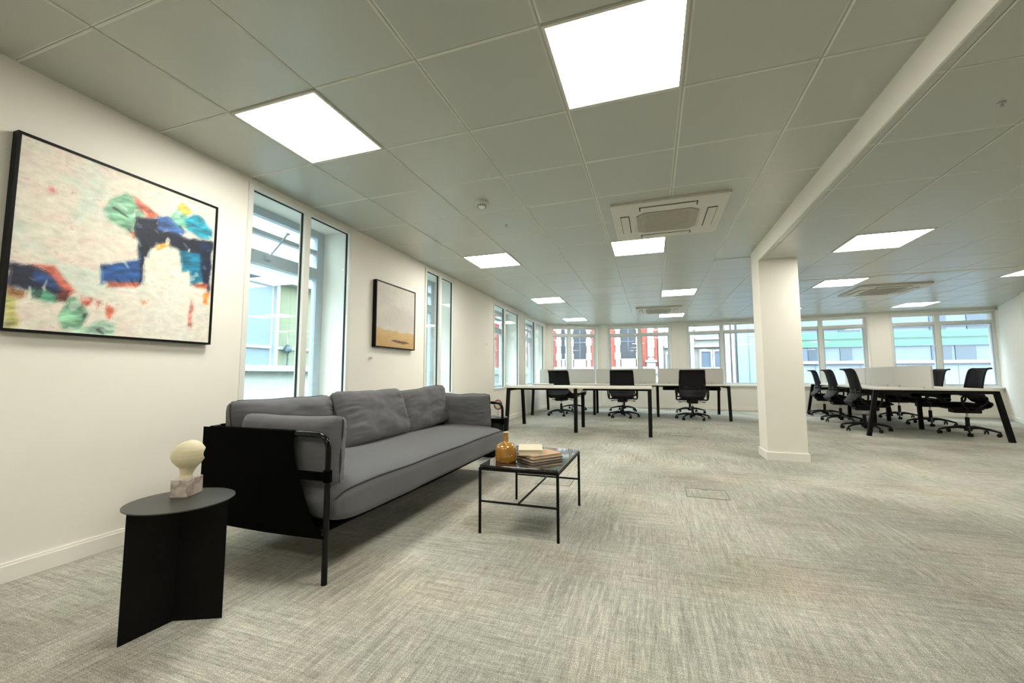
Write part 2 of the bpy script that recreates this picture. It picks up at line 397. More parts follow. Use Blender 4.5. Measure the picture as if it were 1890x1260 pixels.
# ceiling lights -------------------------------------------------------
def ceiling_light(x0,y0,z,label,grp='square ceiling light panels',lm='lamp'):
    L=.6; t=empty('ceiling_light',(x0+.3,y0+.3,z)); tag(t,label,'ceiling light',grp)
    m=MB(); g=.006; w=.014
    for a,b,c,d in ((g,L-g,g,g+w),(g,L-g,L-g-w,L-g),(g,g+w,g+w,L-g-w),(L-g-w,L-g,g+w,L-g-w)): m.box(a-.3,c-.3,-.004,b-.3,d-.3,.012)
    m.build('frame',M['ac'],t)
    MB().box(g+w-.3,g+w-.3,.001,L-g-w-.3,L-g-w-.3,.011).build('diffuser',M[lm],t)
lab={(0,1):'large bright square ceiling light nearest the colourful painting',(3,1):'largest ceiling light panel, cut by the top edge of the photo',
(0,6):'square ceiling light beyond the smoke detector, left side',(3,6):'square ceiling light touching the near ceiling air conditioner',
(0,11):'small ceiling light on the left, above the tall left windows',(0,16):'tiny ceiling light farthest left, before the brick view window',
(4,11):'ceiling light in front of the middle air conditioner',(4,16):'thin ceiling light just behind the middle air conditioner',
(8,11):'ceiling light right of the column, beside the right air conditioner',(12,11):'ceiling light cut off by the right edge of the photo',
(12,16):'ceiling light closest to the rightmost window',(8,16):'sliver of a ceiling light showing at the right edge of the column'}
for (i,j) in LIGHTS: ceiling_light(GX+.6*i,GY+.6*j,H,lab.get((i,j),'square ceiling light panel behind the viewpoint'),lm='lampd' if j>=11 else 'lamp')
for (i,j) in LOWL: ceiling_light(1.235+.6*i,GY+.6*j,HL,'large ceiling light in the lowered ceiling bay right of the column' if (i,j)==(1,6) else 'square ceiling light panel of the lowered bay out of view')

# ceiling cassettes ----------------------------------------------------
def cassette(x,y,z,label):
    t=empty('air_conditioner',(x,y,z)); tag(t,label,'air conditioner','ceiling cassette air conditioners')
    m=MB(); R_=.475
    def ring(r_,z_,c): return [(-r_+c,-r_,z_),(r_-c,-r_,z_),(r_,-r_+c,z_),(r_,r_-c,z_),(r_-c,r_,z_),(-r_+c,r_,z_),(-r_,r_-c,z_),(-r_,-r_+c,z_)]
    lv=[ring(R_,-.001,.01),ring(R_,-.022,.01),ring(R_-.015,-.03,.01),ring(.285,-.034,.07),ring(.27,-.028,.07)]
    vs=[p for q in lv for p in q]; fs=[(k*8+i,k*8+(i+1)%8,(k+1)*8+(i+1)%8,(k+1)*8+i) for k in range(4) for i in range(8)]; fs.append(tuple(range(32,40)))
    m.add(vs,fs).build('panel',M['ac'],t)
    g=MB(); g.prism([(p[0],p[1]) for p in ring(.262,0,.065)],-.036,-.028); 
    go=g.build('intake_grille',M['acg'],t)
    sl=MB()
    for k in range(9): sl.box(-.19,-.21+k*.0525-.002,-.038,.19,-.21+k*.0525+.002,-.036)
    sl.build('grille_slats',M['acg'],go)
    for k in range(4):
        Rm=Matrix.Rotation(k*pi/2,4,'Z')
        s=MB(); s.box(-.235,-.405,-.0345,.235,-.325,-.031,Rm); s.build('air_slot',M['dark'],t)
        v=MB(); v.box(-.225,-.400,-.040,.225,-.332,-.0345,Rm,bev=.001); v.build('louvre_flap',M['ac'],t)
cassette(*AC_R[0],'nearest ceiling air conditioner panel with a square grille')
cassette(*AC_R[1],'distant ceiling air conditioner over the far bench desk')
cassette(*AC_R[2],'ceiling air conditioner right of the column over the right bench desk')
# smoke detector and small ceiling fittings
t=empty('smoke_detector',(-1.34,3.15,H)); tag(t,'round white smoke detector on the ceiling left of the near air conditioner','smoke detector')
MB().lathe([(.001,0),(.058,0),(.058,-.012),(.05,-.022),(.02,-.026),(.001,-.026)],28).build('base',M['ac'],t,smooth=True)
m=MB(); m.lathe([(.001,-.024),(.034,-.024),(.036,-.034),(.026,-.046),(.001,-.048)],24)
m.build('sensor_head',M['white'],t,smooth=True)
m=MB()
for k in range(12):
    a=2*pi*k/12; m.box(.0345,-.003,-.042,.037,.003,-.028,Matrix.Rotation(a,4,'Z'))
m.build('vent_slots',M['dark'],t)
def dot(x,y,z,label):
    t=MB().lathe([(.001,0),(.016,0),(.016,-.004),(.007,-.008),(.006,-.022),(.001,-.024)],16).build('ceiling_sensor',M['silver'],None,smooth=True,loc=(x,y,z)); tag(t,label,'sensor')
dot(-1.32,3.72,H,'tiny round sensor on the ceiling behind the smoke detector')
dot(1.62,2.53,HL,'tiny shiny sensor on the lowered ceiling at upper right')

# wall fittings
m=empty('wall_sensor',(xw(3.64),3.64,1.115)); tag(m,'small white round fitting on the wall below the small painting','wall fitting')
MB().box(0,-.02,-.02,.006,.02,.02,bev=.001).build('base',M['white'],m)
MB().lathe([(.001,0),(.018,0),(.018,.03),(.012,.036),(.001,.036)],20,(0,0,0),Matrix.Translation((.006,0,.006))@Matrix.Rotation(pi/2,4,'Y')).build('knob',M['white'],m,smooth=True)
m=empty('wall_switch',(xw(6.97),6.97,1.49)); tag(m,'small white switch on the wall between the second and third windows','switch')
MB().box(0,-.035,-.03,.008,.035,.03,bev=.002).build('plate',M['white'],m); MB().box(.008,-.012,-.012,.011,.0,.012).build('rocker',M['dark'],m)

# floor boxes
def floor_box(x0,y0,x1,y1,label):
    t=empty('floor_box',((x0+x1)/2,(y0+y1)/2,0)); tag(t,label,'floor box','carpeted floor boxes')
    w,h=(x1-x0)/2,(y1-y0)/2; m=MB(); e=.006
    for a,b,c,d in ((-w,w,-h,-h+e),(-w,w,h-e,h),(-w,-w+e,-h+e,h-e),(w-e,w,-h+e,h-e)): m.box(a,c,.0005,b,d,.003)
    m.build('rim',M['boxlid'],t); MB().box(-w+e,-h+e,.0005,w-e,h-e,.0015).build('lid',M['carpet'],t)
    MB().box(-.02,h-.03,.0015,.02,h-.022,.004).build('handle',M['boxlid'],t)
floor_box(.225,3.50,.53,3.76,'floor box outlined in the open carpet right of the coffee table')
floor_box(.225,6.90,.535,7.14,'floor box in the carpet right of the near white desk')
floor_box(-.95,6.90,-.65,7.14,'floor box under the near white desk')
floor_box(-.98,3.50,-.68,3.76,'floor box seen behind the coffee table legs')
floor_box(.28,10.0,.58,10.24,'floor box under the far bench desk beside the third chair')

# ================================================================== paintings
def wobble(u_,v_,s,a,z=0): 
    return u_+a*noise.noise((u_*s,v_*s,z)), v_+a*noise.noise((u_*s+7.3,v_*s+2.1,z))
def inside(p,poly):
    x,y=p; c=False; n=len(poly)
    for i in range(n):
        x1,y1=poly[i]; x2,y2=poly[(i+1)%n]
        if (y1>y)!=(y2>y) and x<(x2-x1)*(y-y1)/(y2-y1)+x1: c=not c
    return c
C1=dict(g1=(128,180,146),o1=(196,98,72),teal=(22,112,142),navy=(20,27,46),navy2=(18,32,60),blue=(34,78,138),blue2=(58,96,156),g2=(116,180,150),gold=(200,160,66),teal2=(36,142,166),o2=(188,92,66),o3=(216,150,62),o4=(200,110,70),navyL=(22,26,48),blueL=(34,66,116),redL=(194,96,78),gL=(84,148,116),brn=(150,98,52),brn2=(88,44,38),olive=(186,182,112),g3=(122,170,136),r1=(192,86,66),r2=(196,96,72),o5=(212,124,56),r3=(212,130,110),o6=(196,100,66),r4=(212,120,110),r5=(214,150,140),r6=(196,96,76),r7=(212,140,90),g4=(160,194,170))
POLY=[('g4', [(0.256, 0.024), (0.388, 0.087), (0.452, 0.076), (0.442, -0.005), (0.258, 0.002)]),('g1', [(0.346, 0.743), (0.372, 0.804), (0.447, 0.894), (0.486, 0.864), (0.563, 0.787), (0.509, 0.754), (0.499, 0.657), (0.452, 0.654), (0.389, 0.683)]), ('o1', [(0.474, 0.885), (0.513, 0.869), (0.559, 0.847), (0.644, 0.803), (0.575, 0.771), (0.528, 0.814)]), ('teal', [(0.759, 0.644), (0.979, 0.679), (0.963, 0.445), (0.854, 0.395), (0.845, 0.493), (0.795, 0.473)]), ('navy', [(0.509, 0.76), (0.627, 0.783), (0.661, 0.712), (0.761, 0.731), (0.828, 0.709), (0.986, 0.751), (0.988, 0.658), (0.874, 0.633), (0.767, 0.617), (0.678, 0.64), (0.598, 0.588), (0.571, 0.466), (0.563, 0.332), (0.535, 0.339), (0.539, 0.538), (0.534, 0.616), (0.506, 0.633)]), ('navy2', [(0.898, 0.701), (0.991, 0.744), (0.985, 0.373), (0.937, 0.402)]), ('blue', [(0.363, 0.413), (0.527, 0.475), (0.555, 0.515), (0.551, 0.342), (0.36, 0.302)]), ('blue2', [(0.626, 0.797), (0.692, 0.821), (0.798, 0.758), (0.774, 0.728), (0.637, 0.717)]), ('g2', [(0.698, 0.823), (0.738, 0.896), (0.805, 0.878), (0.811, 0.777), (0.758, 0.78)]), ('gold', [(0.736, 0.925), (0.774, 0.951), (0.833, 0.904), (0.798, 0.876), (0.751, 0.887)]), ('teal2', [(0.793, 0.844), (0.844, 0.903), (0.901, 0.899), (0.982, 0.82), (0.979, 0.761), (0.895, 0.745), (0.811, 0.77)]), ('o2', [(0.383, 0.319), (0.551, 0.342), (0.548, 0.313), (0.404, 0.289)]), ('o3', [(0.614, 0.611), (0.702, 0.652), (0.718, 0.631), (0.634, 0.576)]), ('o4', [(0.458, 0.646), (0.505, 0.653), (0.513, 0.609), (0.49, 0.628)]), ('navyL', [(0.0, 0.33), (0.076, 0.334), (0.147, 0.301), (0.23, 0.239), (0.22, 0.186), (0.163, 0.193), (0.077, 0.209), (0.002, 0.205)]), ('blueL', [(0.092, 0.311), (0.156, 0.292), (0.217, 0.237), (0.152, 0.226), (0.089, 0.255)]), ('redL', [(0.064, 0.34), (0.16, 0.355), (0.205, 0.292), (0.261, 0.222), (0.238, 0.201), (0.165, 0.283), (0.115, 0.322)]), ('gL', [(0.069, 0.218), (0.137, 0.221), (0.2, 0.177), (0.173, 0.152), (0.094, 0.169)]), ('brn', [(-0.003, 0.204), (0.066, 0.196), (0.058, 0.157), (0.004, 0.169)]), ('brn2', [(0.185, 0.214), (0.242, 0.242), (0.222, 0.16), (0.18, 0.168)]), ('olive', [(-0.007, 0.172), (0.037, 0.154), (0.057, 0.009), (0.005, 0.003)]), ('g3', [(0.221, 0.18), (0.258, 0.198), (0.323, 0.114), (0.29, 0.034), (0.223, 0.012), (0.195, 0.085)]), ('r1', [(0.279, 0.208), (0.334, 0.2), (0.314, 0.155), (0.286, 0.168)]), ('r2', [(0.397, 0.176), (0.434, 0.161), (0.416, 0.097), (0.395, 0.125)]), ('o5', [(0.944, 0.35), (0.985, 0.376), (0.981, 0.266), (0.951, 0.277)]), ('r3', [(0.86, 0.291), (0.88, 0.25), (0.873, 0.06), (0.855, 0.102)]), ('o6', [(0.853, 0.406), (0.972, 0.424), (0.967, 0.385), (0.889, 0.384)]), ('r4', [(0.113, 0.771), (0.133, 0.774), (0.143, 0.738), (0.125, 0.742)]), ('r5', [(0.207, 0.789), (0.219, 0.795), (0.215, 0.763)]), ('r6', [(0.343, 0.195), (0.38, 0.189), (0.369, 0.157)]), ('r7', [(0.563, 0.24), (0.597, 0.232), (0.588, 0.204)])]
def lerp3(a,b,t): return tuple(a[i]+(b[i]-a[i])*t for i in range(3))
def paint1(u_,v_):
    n1=noise.fractal((u_*5,v_*5,1),1,2,4); n2=noise.fractal((u_*9,v_*14,4),1,2,3); n3=noise.fractal((u_*20,v_*34,9),1,2,3)
    base=(222,214,198)
    base=lerp3(base,(204,212,196),max(0,min(1,n1*1.5+.2))); base=lerp3(base,(224,202,190),max(0,min(.7,n2*1.2)))
    base=lerp3(base,(232,228,216),max(0,min(1,(.5-abs(u_-.75))*2.2))*max(0,min(1,(.62-v_)*4))*.7)
    base=tuple(x+n3*16 for x in base)
    if n3>.50 and n2>-.1: base=lerp3(base,(160,132,122),.30*min(1,(n3-.5)*6))
    acc=[0,0,0]; K=5
    for k in range(K):
        a=2.4*k; rr=.0035*k
        q=(u_+rr*cos(a),v_+rr*1.5*sin(a)); q=wobble(q[0],q[1],12,.011); q=wobble(q[0],q[1],34,.006,3); q=wobble(q[0],q[1],90,.003,8)
        hit=None
        for nm,pl in POLY:
            if inside(q,pl): hit=C1[nm]
        if hit is None: c=base
        else:
            st=noise.fractal((u_*9+v_*6,v_*30-u_*8,6),1,2,4); c=tuple(x*(1+.38*st) for x in hit)
            hl=noise.noise((u_*11-v_*9,v_*22+u_*16,20))
            if hl>.38: c=lerp3(c,(206,216,214),min(.5 if sum(hit)>220 else .22,(hl-.38)*3.2))
            if hl<-.42: c=lerp3(c,(20,24,38),min(.5,(-.42-hl)*3))
        for q_ in range(3): acc[q_]+=c[q_]/K
    c=tuple(acc)
    # dry scraped marks over everything
    sc=noise.fractal((u_*16,v_*7,31),1,2,3)
    if sc>.55: c=lerp3(c,(228,222,208),min(.7,(sc-.55)*5))
    return c
def paint2(u_,v_):
    n1=noise.fractal((u_*2,v_*3,1),1,2,4); n3=noise.fractal((u_*10,v_*24,5),1,2,3)
    c=lerp3((206,200,188),(196,188,180),max(0,min(1,.5+n1)))
    e=.27+.03*noise.noise((u_*7,0,0))+.03*noise.noise((u_*2.5,3,0))
    if v_<e: c=lerp3((206,176,124),(188,150,98),max(0,min(1,(e-v_)*4+n3*.5)))
    if v_<.11+.02*noise.noise((u_*6,9,0)): c=lerp3(c,(196,162,112),.5)
    d=abs(v_-(.10-.03*(u_-.6)))-.022*(1-abs((u_-.62)/.28)**2)+.008*noise.noise((u_*20,v_*20,0))
    if abs(u_-.62)<.28 and d<0: c=(104,84,60)
    return tuple(x+n3*4 for x in c)
def painting(name,y0,y1,z0,z1,fn,nu,nv,label,depth=.045):
    ym=(y0+y1)/2; t=empty(name,(xw(ym)+.003,ym,z0),math.atan(.0105)); tag(t,label,'painting')
    w=(y1-y0)/2; h=z1-z0; e=.012; m=MB()
    for a,b,c,d in ((-w-.004,-w+e-.004,-.004,h+.004),(w-e+.004,w+.004,-.004,h+.004),(-w+e-.004,w-e+.004,-.004,e-.004),(-w+e-.004,w-e+.004,h-e+.004,h+.004)): m.box(0,a,c,depth,b,d)
    m.build('frame',M['black'],t)
    W_=w-e+.003; me=bpy.data.meshes.new('canvas'); vs=[]; cs=[]
    for j in range(nv):
        for i in range(nu):
            u_,v_=i/(nu-1),j/(nv-1); vs.append((depth-.006,-W_+2*W_*u_,e-.004+(h-2*e+.008)*v_)); c=fn(u_,v_); cs += [*srgb(tuple(max(0,min(255,x)) for x in c)),1]
    fs=[(j*nu+i,j*nu+i+1,(j+1)*nu+i+1,(j+1)*nu+i) for j in range(nv-1) for i in range(nu-1)]
    k=len(vs); vs += [(.004,-W_,e-.004),(.004,W_,e-.004),(.004,W_,h-e+.004),(.004,-W_,h-e+.004)]; cs += [.6,.6,.55,1]*4
    A,B,C_,D=0,nu-1,nv*nu-1,(nv-1)*nu
    fs += [(k,k+3,k+2,k+1),(A,k,k+1,B),(B,k+1,k+2,C_),(C_,k+2,k+3,D),(D,k+3,k,A)]
    me.from_pydata(vs,[],fs); at=me.color_attributes.new('paint','FLOAT_COLOR','POINT'); at.data.foreach_set('color',cs)
    m_,nt,b,tc=nt_of(name+'_paint',.6); ca=nt.nodes.new('ShaderNodeVertexColor'); ca.layer_name='paint'; nt.links.new(ca.outputs[0],b.inputs['Base Color'])
    n=noi(nt,tc,(60,60,60),(0,0,0),4); bp=nt.nodes.new('ShaderNodeBump'); bp.inputs['Strength'].default_value=.3; bp.inputs['Distance'].default_value=.003; nt.links.new(n,bp.inputs['Height']); nt.links.new(bp.outputs[0],b.inputs['Normal'])
    me.materials.append(m_); o=bpy.data.objects.new('canvas',me); COL.objects.link(o); o.parent=t
painting('abstract_painting',.995,1.925,1.135,2.06,paint1,250,250,'large colourful abstract painting with navy, teal and green strokes in a thin black frame')
painting('landscape_painting',3.665,4.44,1.235,1.955,paint2,110,110,'smaller pale painting with a sandy strip at the bottom, black edged frame')

# ================================================================== sofa
def sq(v,p): return math.copysign(abs(v)**p,v)
def cushion_mesh(w,h,d,seed,pucker=.012,nu=44,nv=44,ex=.42):
    # soft box cushion: local x width, z height, y thickness, centre origin
    def side(sgn):
        def fn(a,b):
            x=(a*2-1); z=(b*2-1)
            ex_=(max(0,1-abs(x)**5)*max(0,1-abs(z)**5))**ex
            rr=1-.05*(abs(x)**2*abs(z)**6+0*x); X=x*w/2*(1-.035*(1-abs(z)**2)*0-.03*abs(z)**8); Z=z*h/2*(1-.03*abs(x)**8)
            X*=1-.02*cos(z*pi/2); Z*=1-.03*cos(x*pi/2)+.0
            pk=noise.noise((x*2.2+seed,z*2.2,sgn*2))*pucker+noise.noise((x*5+seed,z*5,sgn*3+4))*pucker*.35
            edge=(abs(x)**6+abs(z)**6)
            wr=pucker*1.0*noise.noise((x*2.2+seed,z*15+noise.noise((x*3,z*3,seed))*2,1))*min(1,abs(x)**3*1.5)+pucker*.35*noise.noise((x*14,z*3+seed,5))*abs(z)**3
            Y=sgn*(d/2*ex_+ (pk+wr)*ex_*(1.1 if sgn<0 else .5))
            return Vector((X+pk*.5,Y+.006*sgn*0,Z+noise.noise((x*2+seed,1,z))*pucker*.7))
        return fn
    m=MB(); m.grid(side(-1),nu,nv); m.grid(side(1),nu,nv); return m
def cushion(name,w,h,d,pos,rz,tilt,seed,label,group='loose sofa cushions',ex=.42,roll_=0,flangeside=None):
    m=cushion_mesh(w,h,d,seed,ex=ex)
    o=m.build(name,M['fabric'],None,smooth=80)
    bm=bmesh.new(); bm.from_mesh(o.data); bmesh.ops.remove_doubles(bm,verts=bm.verts,dist=.0008); bmesh.ops.recalc_face_normals(bm,faces=bm.faces); bm.to_mesh(o.data); bm.free()
    o.location=pos; o.rotation_euler=(tilt,roll_,rz); tag(o,label,'cushion',group)
    # piping cord along the seam
    fnm=[]; 
    for k in range(96):
        a=2*pi*k/96; x=max(-1,min(1,1.35*cos(a))); z=max(-1,min(1,1.35*sin(a)))
        pk=noise.noise((x*2.2+seed,z*2.2,-2))*.012+noise.noise((x*5+seed,z*5,1))*.0042
        X=x*w/2*(1-.03*abs(z)**8)*(1-.02*cos(z*pi/2)); Z=z*h/2*(1-.03*abs(x)**8)*(1-.03*cos(x*pi/2))
        fnm.append((X+pk*.5,0,Z+noise.noise((x*2+seed,1,z))*.0084))
    fnm.append(fnm[0]); p=MB(); p.tube(fnm,.004,6,cap=False); p.build('piping',M['piping'],o,smooth=True)
    return o
SX0,SX1,SY0,SY1=-2.195,-1.41,1.545,3.86
sofa=empty('sofa',((SX0+SX1)/2,(SY0+SY1)/2,0)); tag(sofa,'long charcoal sofa with a black canvas sling and black tubular steel frame','sofa')
sofa_off=Matrix.Translation(-sofa.location)
def spart(nm,mb,mt,par=sofa,smooth=True):
    o=mb.build(nm,mt,par,smooth=smooth); o.data.transform(sofa_off); return o
ZA=.655; R_=.0135
m=MB()
# arm/back rail: one bent tube per end with front leg
for y,s in ((SY0,1),(SY1,-1)):
    pass
m.tube(arc_path([(-1.60,SY0,ZA),(SX1,SY0,ZA),(SX1,SY0,.45)],.075,8),R_,12)
spart('arm_rail',m,M['gloss'])
m=MB(); m.tube(arc_path([(-1.60,SY1,ZA),(SX1,SY1,ZA),(SX1,SY1,.45)],.075,8),R_,12); spart('arm_rail',m,M['gloss'])
for y in (SY0,SY1):
    spart('leg',MB().tube([(SX1,y,.45),(SX1,y,0)],R_,12),M['gloss'])
    spart('leg',MB().tube([(SX0+.02,y+(.02 if y==SY0 else -.02),ZA),(SX0+.02,y+(.02 if y==SY0 else -.02),0)],R_,12),M['gloss'])
m=MB(); m.tube(arc_path([(-1.60,SY0,ZA),(SX0,SY0,ZA),(SX0,SY1,ZA),(-1.60,SY1,ZA)],.06,8),R_,12); spart('back_rail',m,M['gloss'])
m=MB(); m.tube([(SX1-.05,SY0,.228),(SX1-.05,SY1,.228)],.012,10); m.tube([(SX0+.03,SY0,.225),(SX0+.03,SY1,.225)],.012,10)
m.tube([(SX0+.03,SY0,.225),(SX1-.02,SY0,.225)],.012,10); m.tube([(SX0+.03,SY1,.225),(SX1-.02,SY1,.225)],.012,10); spart('seat_frame',m,M['gloss'])
# sling: end panels, back panel, bottom
EDGE=[(ZA+.012,-1.605),(.60,-1.603),(.53,-1.592),(.47,-1.575),(.40,-1.54),(.33,-1.505),(.27,-1.475),(.235,-1.44),(.20,-1.405)]
def edge_x(z):
    for (z0,x0),(z1,x1) in zip(EDGE,EDGE[1:]):
        if z1<=z<=z0: t=(z0-z)/(z0-z1); return x0+(x1-x0)*t
    return EDGE[0][1] if z>EDGE[0][0] else EDGE[-1][1]
def panel(y,thick):
    m=MB(); n=22; k=24
    for dy in (0,thick):
        def fn(a,b,dy=dy):
            z=.2+(ZA+.012-.2)*b; x1=edge_x(z); x0=SX0-.006+.03*(1-b)**2*0; x=x0+(x1-x0)*a
            bul=.012*sin(pi*a)*sin(pi*b); sg=-1 if thick>0 else 1
            return Vector((x,y+dy+sg*bul*.6,z-(.008*sin(pi*a) if b==0 else 0)))
        m.grid(fn,k,n)
    return m
for y,th,lb in ((SY0-.016,.004,1),(SY1+.016,-.004,2)):
    m=panel(y,th)
    # hem rolled over the rail
    rr=.0165; pts=[(-1.605,SY0 if lb==1 else SY1,ZA),(SX0+.03,SY0 if lb==1 else SY1,ZA)]
    m.tube(pts,rr,14)
    spart('sling_side',m,M['canvas'])
m=MB(); m.box(SX0-.018,SY0+.03,.2,SX0-.014,SY1-.03,ZA+.01); m.tube([(SX0,SY0+.07,ZA),(SX0,SY1-.07,ZA)],.0165,12); spart('sling_back',m,M['canvas'])
def fnb(a,b):
    x=SX0-.01+(SX1-.035-SX0+.01)*a; y=SY0+(SY1-SY0)*b; return Vector((x,y,.212-.012*sin(pi*b)-.01*sin(pi*a)))
m=MB(); m.grid(fnb,12,20); m.grid(lambda a,b: fnb(a,b)+Vector((0,0,.006)),12,20)
m.tube([(SX1-.045,SY0+.0,.220),(SX1-.045,(SY0+SY1)/2,.214),(SX1-.045,SY1,.220)],.015,10)
spart('sling_base',m,M['canvas'])
for y in (SY0,SY1):
    m=MB(); yy=y-.016 if y==SY0 else y+.016
    m.box(-1.60,min(yy,yy+.003),.452,SX1+.0,max(yy,yy+.003),.492); m.lathe([(R_,.0),(R_+.006,.0),(R_+.006,.052),(R_,.052)],14,(SX1,y,.446)); m.box(-1.475,yy-.006,.455,-1.455,yy+.003,.489)
    spart('strap',m,M['canvas'])
# seat pad: cross-section swept along y with crowned top
def seat_fn(a,b):
    # a: around section 0..1, b: along y
    y=SY0+.035+(SY1-SY0-.07)*b
    t=abs(b*2-1); er=(max(0,1-t**14))**.5
    th=2*pi*a; cx=(-2.17+-1.352)/2; w=(2.17-1.352)/2; zc=.326; h=.099
    px=cx+w*sq(cos(th),.28)*(.93+.07*er); pz=zc+h*sq(sin(th),.45)*(.45+.55*er)
    crown=.035*sin(pi*min(1,max(0,(px+2.17)/.82)))*(1 if sin(th)>0 else .15)*er
    wv=.005*noise.noise((px*3,y*2.5,3)) if sin(th)>0 else 0
    fr=.012*noise.noise((0,y*3,1)) if cos(th)>.8 else 0
    return Vector((px+fr,y,pz+crown+wv))
m=MB(); m.grid(seat_fn,72,60,closed_u=True)
k=len(m.v)
m.f.append(tuple(range(71,-1,-1))); m.f.append(tuple(range(59*72,60*72)))
seat=spart('seat_pad',m,M['fabric'],smooth=70)
pts=[]
for q in range(60):
    b=q/59; v=seat_fn(.088,b); pts.append(v+Vector((.003,0,.002)))
spart('piping',MB().tube(pts,.0045,6),M['piping'],par=seat)
# cushions
ZS=.455
cushion('back_cushion',.70,.35,.23,(-2.11,1.955,.620),RAD(90),RAD(-6),1.3,'nearest grey back cushion, leaning on the sofa back behind the near arm cushion')
cushion('back_cushion',.84,.40,.22,(-2.02,2.665,.622),RAD(90+4),RAD(-17),5.1,'middle grey back cushion of the sofa, slumped forward')
cushion('back_cushion',.78,.38,.20,(-2.03,3.40,.625),RAD(90-3),RAD(-14),9.7,'far grey back cushion rising to a pointed corner',roll_=RAD(-4))
cushion('arm_cushion',.63,.35,.16,(-1.745,1.655,.556),RAD(180),RAD(3),14.2,'grey arm cushion standing inside the near arm of the sofa',ex=.36)
cushion('arm_cushion',.64,.345,.19,(-1.815,3.76,.575),RAD(0),RAD(7),21.6,'grey arm cushion at the far arm of the sofa',ex=.36)

# ================================================================== slit side tables
def side_table(x,y,rz,h,label,grp):
    t=empty('side_table',(x,y,0),rz); tag(t,label,'side table',grp)
    MB().lathe([(.001,h-.004),(.172,h-.004),(.172,h),(.001,h)],64).build('tabletop',M['sidetop'],t,smooth=True)
    return t
M['sidetop']=mat('dark_olive_black_top',(52,52,47),.42,bump=.1,bscale=900)
CX,CY,HT=-1.722,1.13,.455
t=side_table(CX,CY,0,HT,'black round side table with folded sheet base holding the stone head','side tables')
P1=(-1.763-CX,.977-CY); F_=(-1.752-CX,1.144-CY); P2=(-1.594-CX,1.218-CY); P3=(-1.80-CX,1.275-CY)
def sheet(a,b,th=.003):
    a=Vector((a[0],a[1])); b=Vector((b[0],b[1])); d=(b-a).normalized(); n=Vector((-d.y,d.x))*th/2
    return [(a+n)[:],(b+n)[:],(b-n)[:],(a-n)[:]]
m=MB()
for a,b in ((P1,F_),(F_,P2)): m.prism(sheet(a,b),0,HT-.004)
m.build('folded_base',M['black'],t)
m=MB(); m.prism(sheet(F_,P3),0,HT-.004); m.build('rear_fin',M['black'],t)
t=side_table(-1.735,4.42,0,HT,'black round side table beyond the far arm of the sofa','side tables')
m=MB()
for a,b in (((.12,-.10),(.0,0)),((0,0),(.13,.10))): m.prism(sheet(a,b),0,HT-.004)
m.build('folded_base',M['black'],t); m=MB(); m.prism(sheet((0,0),(-.15,0)),0,HT-.004); m.build('rear_fin',M['black'],t)

# stone head
sc=empty('stone_sculpture',(-1.78,1.185,HT)); tag(sc,'cream abstract head sculpture on a pink grey marble block, on the near side table','sculpture')
Rb=Matrix.Rotation(math.atan2(.03,.067),4,'Z')
MB().box(-.032,-.046,0,.032,.046,.066,Rb,bev=.0015).build('marble_block',M['pmarble'],sc)
def headfn(a,b):
    th=2*pi*a; prof=[(0,.022,.021,0.0),(.08,.021,.020,0),(.18,.026,.023,.002),(.27,.032,.028,.003),(.34,.043,.038,.001),(.42,.053,.047,-.003),(.52,.060,.053,-.006),(.63,.0615,.054,-.007),(.74,.057,.051,-.005),(.84,.047,.043,-.002),(.92,.033,.031,.001),(.97,.019,.018,.002),(1,.001,.001,.002)]
    for p,q in zip(prof,prof[1:]):
        if p[0]<=b<=q[0]:
            s=(b-p[0])/(q[0]-p[0]); rx=p[1]+(q[1]-p[1])*s; ry=p[2]+(q[2]-p[2])*s; cx=p[3]+(q[3]-p[3])*s; break
    z=.066+.150*b
    x=cx+rx*cos(th); y=ry*sin(th)
    # carved ear-like hollow on the right side, with a raised rim
    d=math.hypot(((th if th<pi*1.4 else th-2*pi)-1.05)*.9,(b-.62)*4.5)
    nx_,ny_=cos(1.05),sin(1.05)
    if d<.55: x-=.013*cos(d/.55*pi/2)**.7*nx_; y-=.013*cos(d/.55*pi/2)**.7*ny_
    elif d<.85: x+=.002*sin((d-.55)/.3*pi)*nx_; y+=.002*sin((d-.55)/.3*pi)*ny_
    tl=.018*(b-.5)
    return Vector((x+tl,y,z))
m=MB(); m.grid(headfn,64,48,closed_u=True); m.f.append(tuple(range(63,-1,-1))); m.build('head',M['head'],sc,smooth=60)
# small ring shaped object on the far side table
s2=empty('ring_sculpture',(-1.66,4.40,HT)); tag(s2,'small round copper and cream ornament on the side table behind the sofa','ornament')
MB().lathe([(.001,0),(.035,0),(.035,.012),(.006,.018),(.005,.09),(.001,.09)],20).build('stand',M['silver'],s2,smooth=True)
m=MB(); m.tube([(.045*cos(a),.0,.14+.05*sin(a)) for a in [2*pi*k/28 for k in range(29)]],.009,8,cap=False); m.build('ring',mat('copper',(120,70,50),.35,metal=.6),s2,smooth=True)
m=MB(); m.lathe([(.001,-.006),(.036,-.006),(.036,.006),(.001,.006)],24,(0,0,0),Matrix.Translation((0,0,.14))@Matrix.Rotation(pi/2,4,'X')); m.build('disc',M['cover1'],s2,smooth=True)

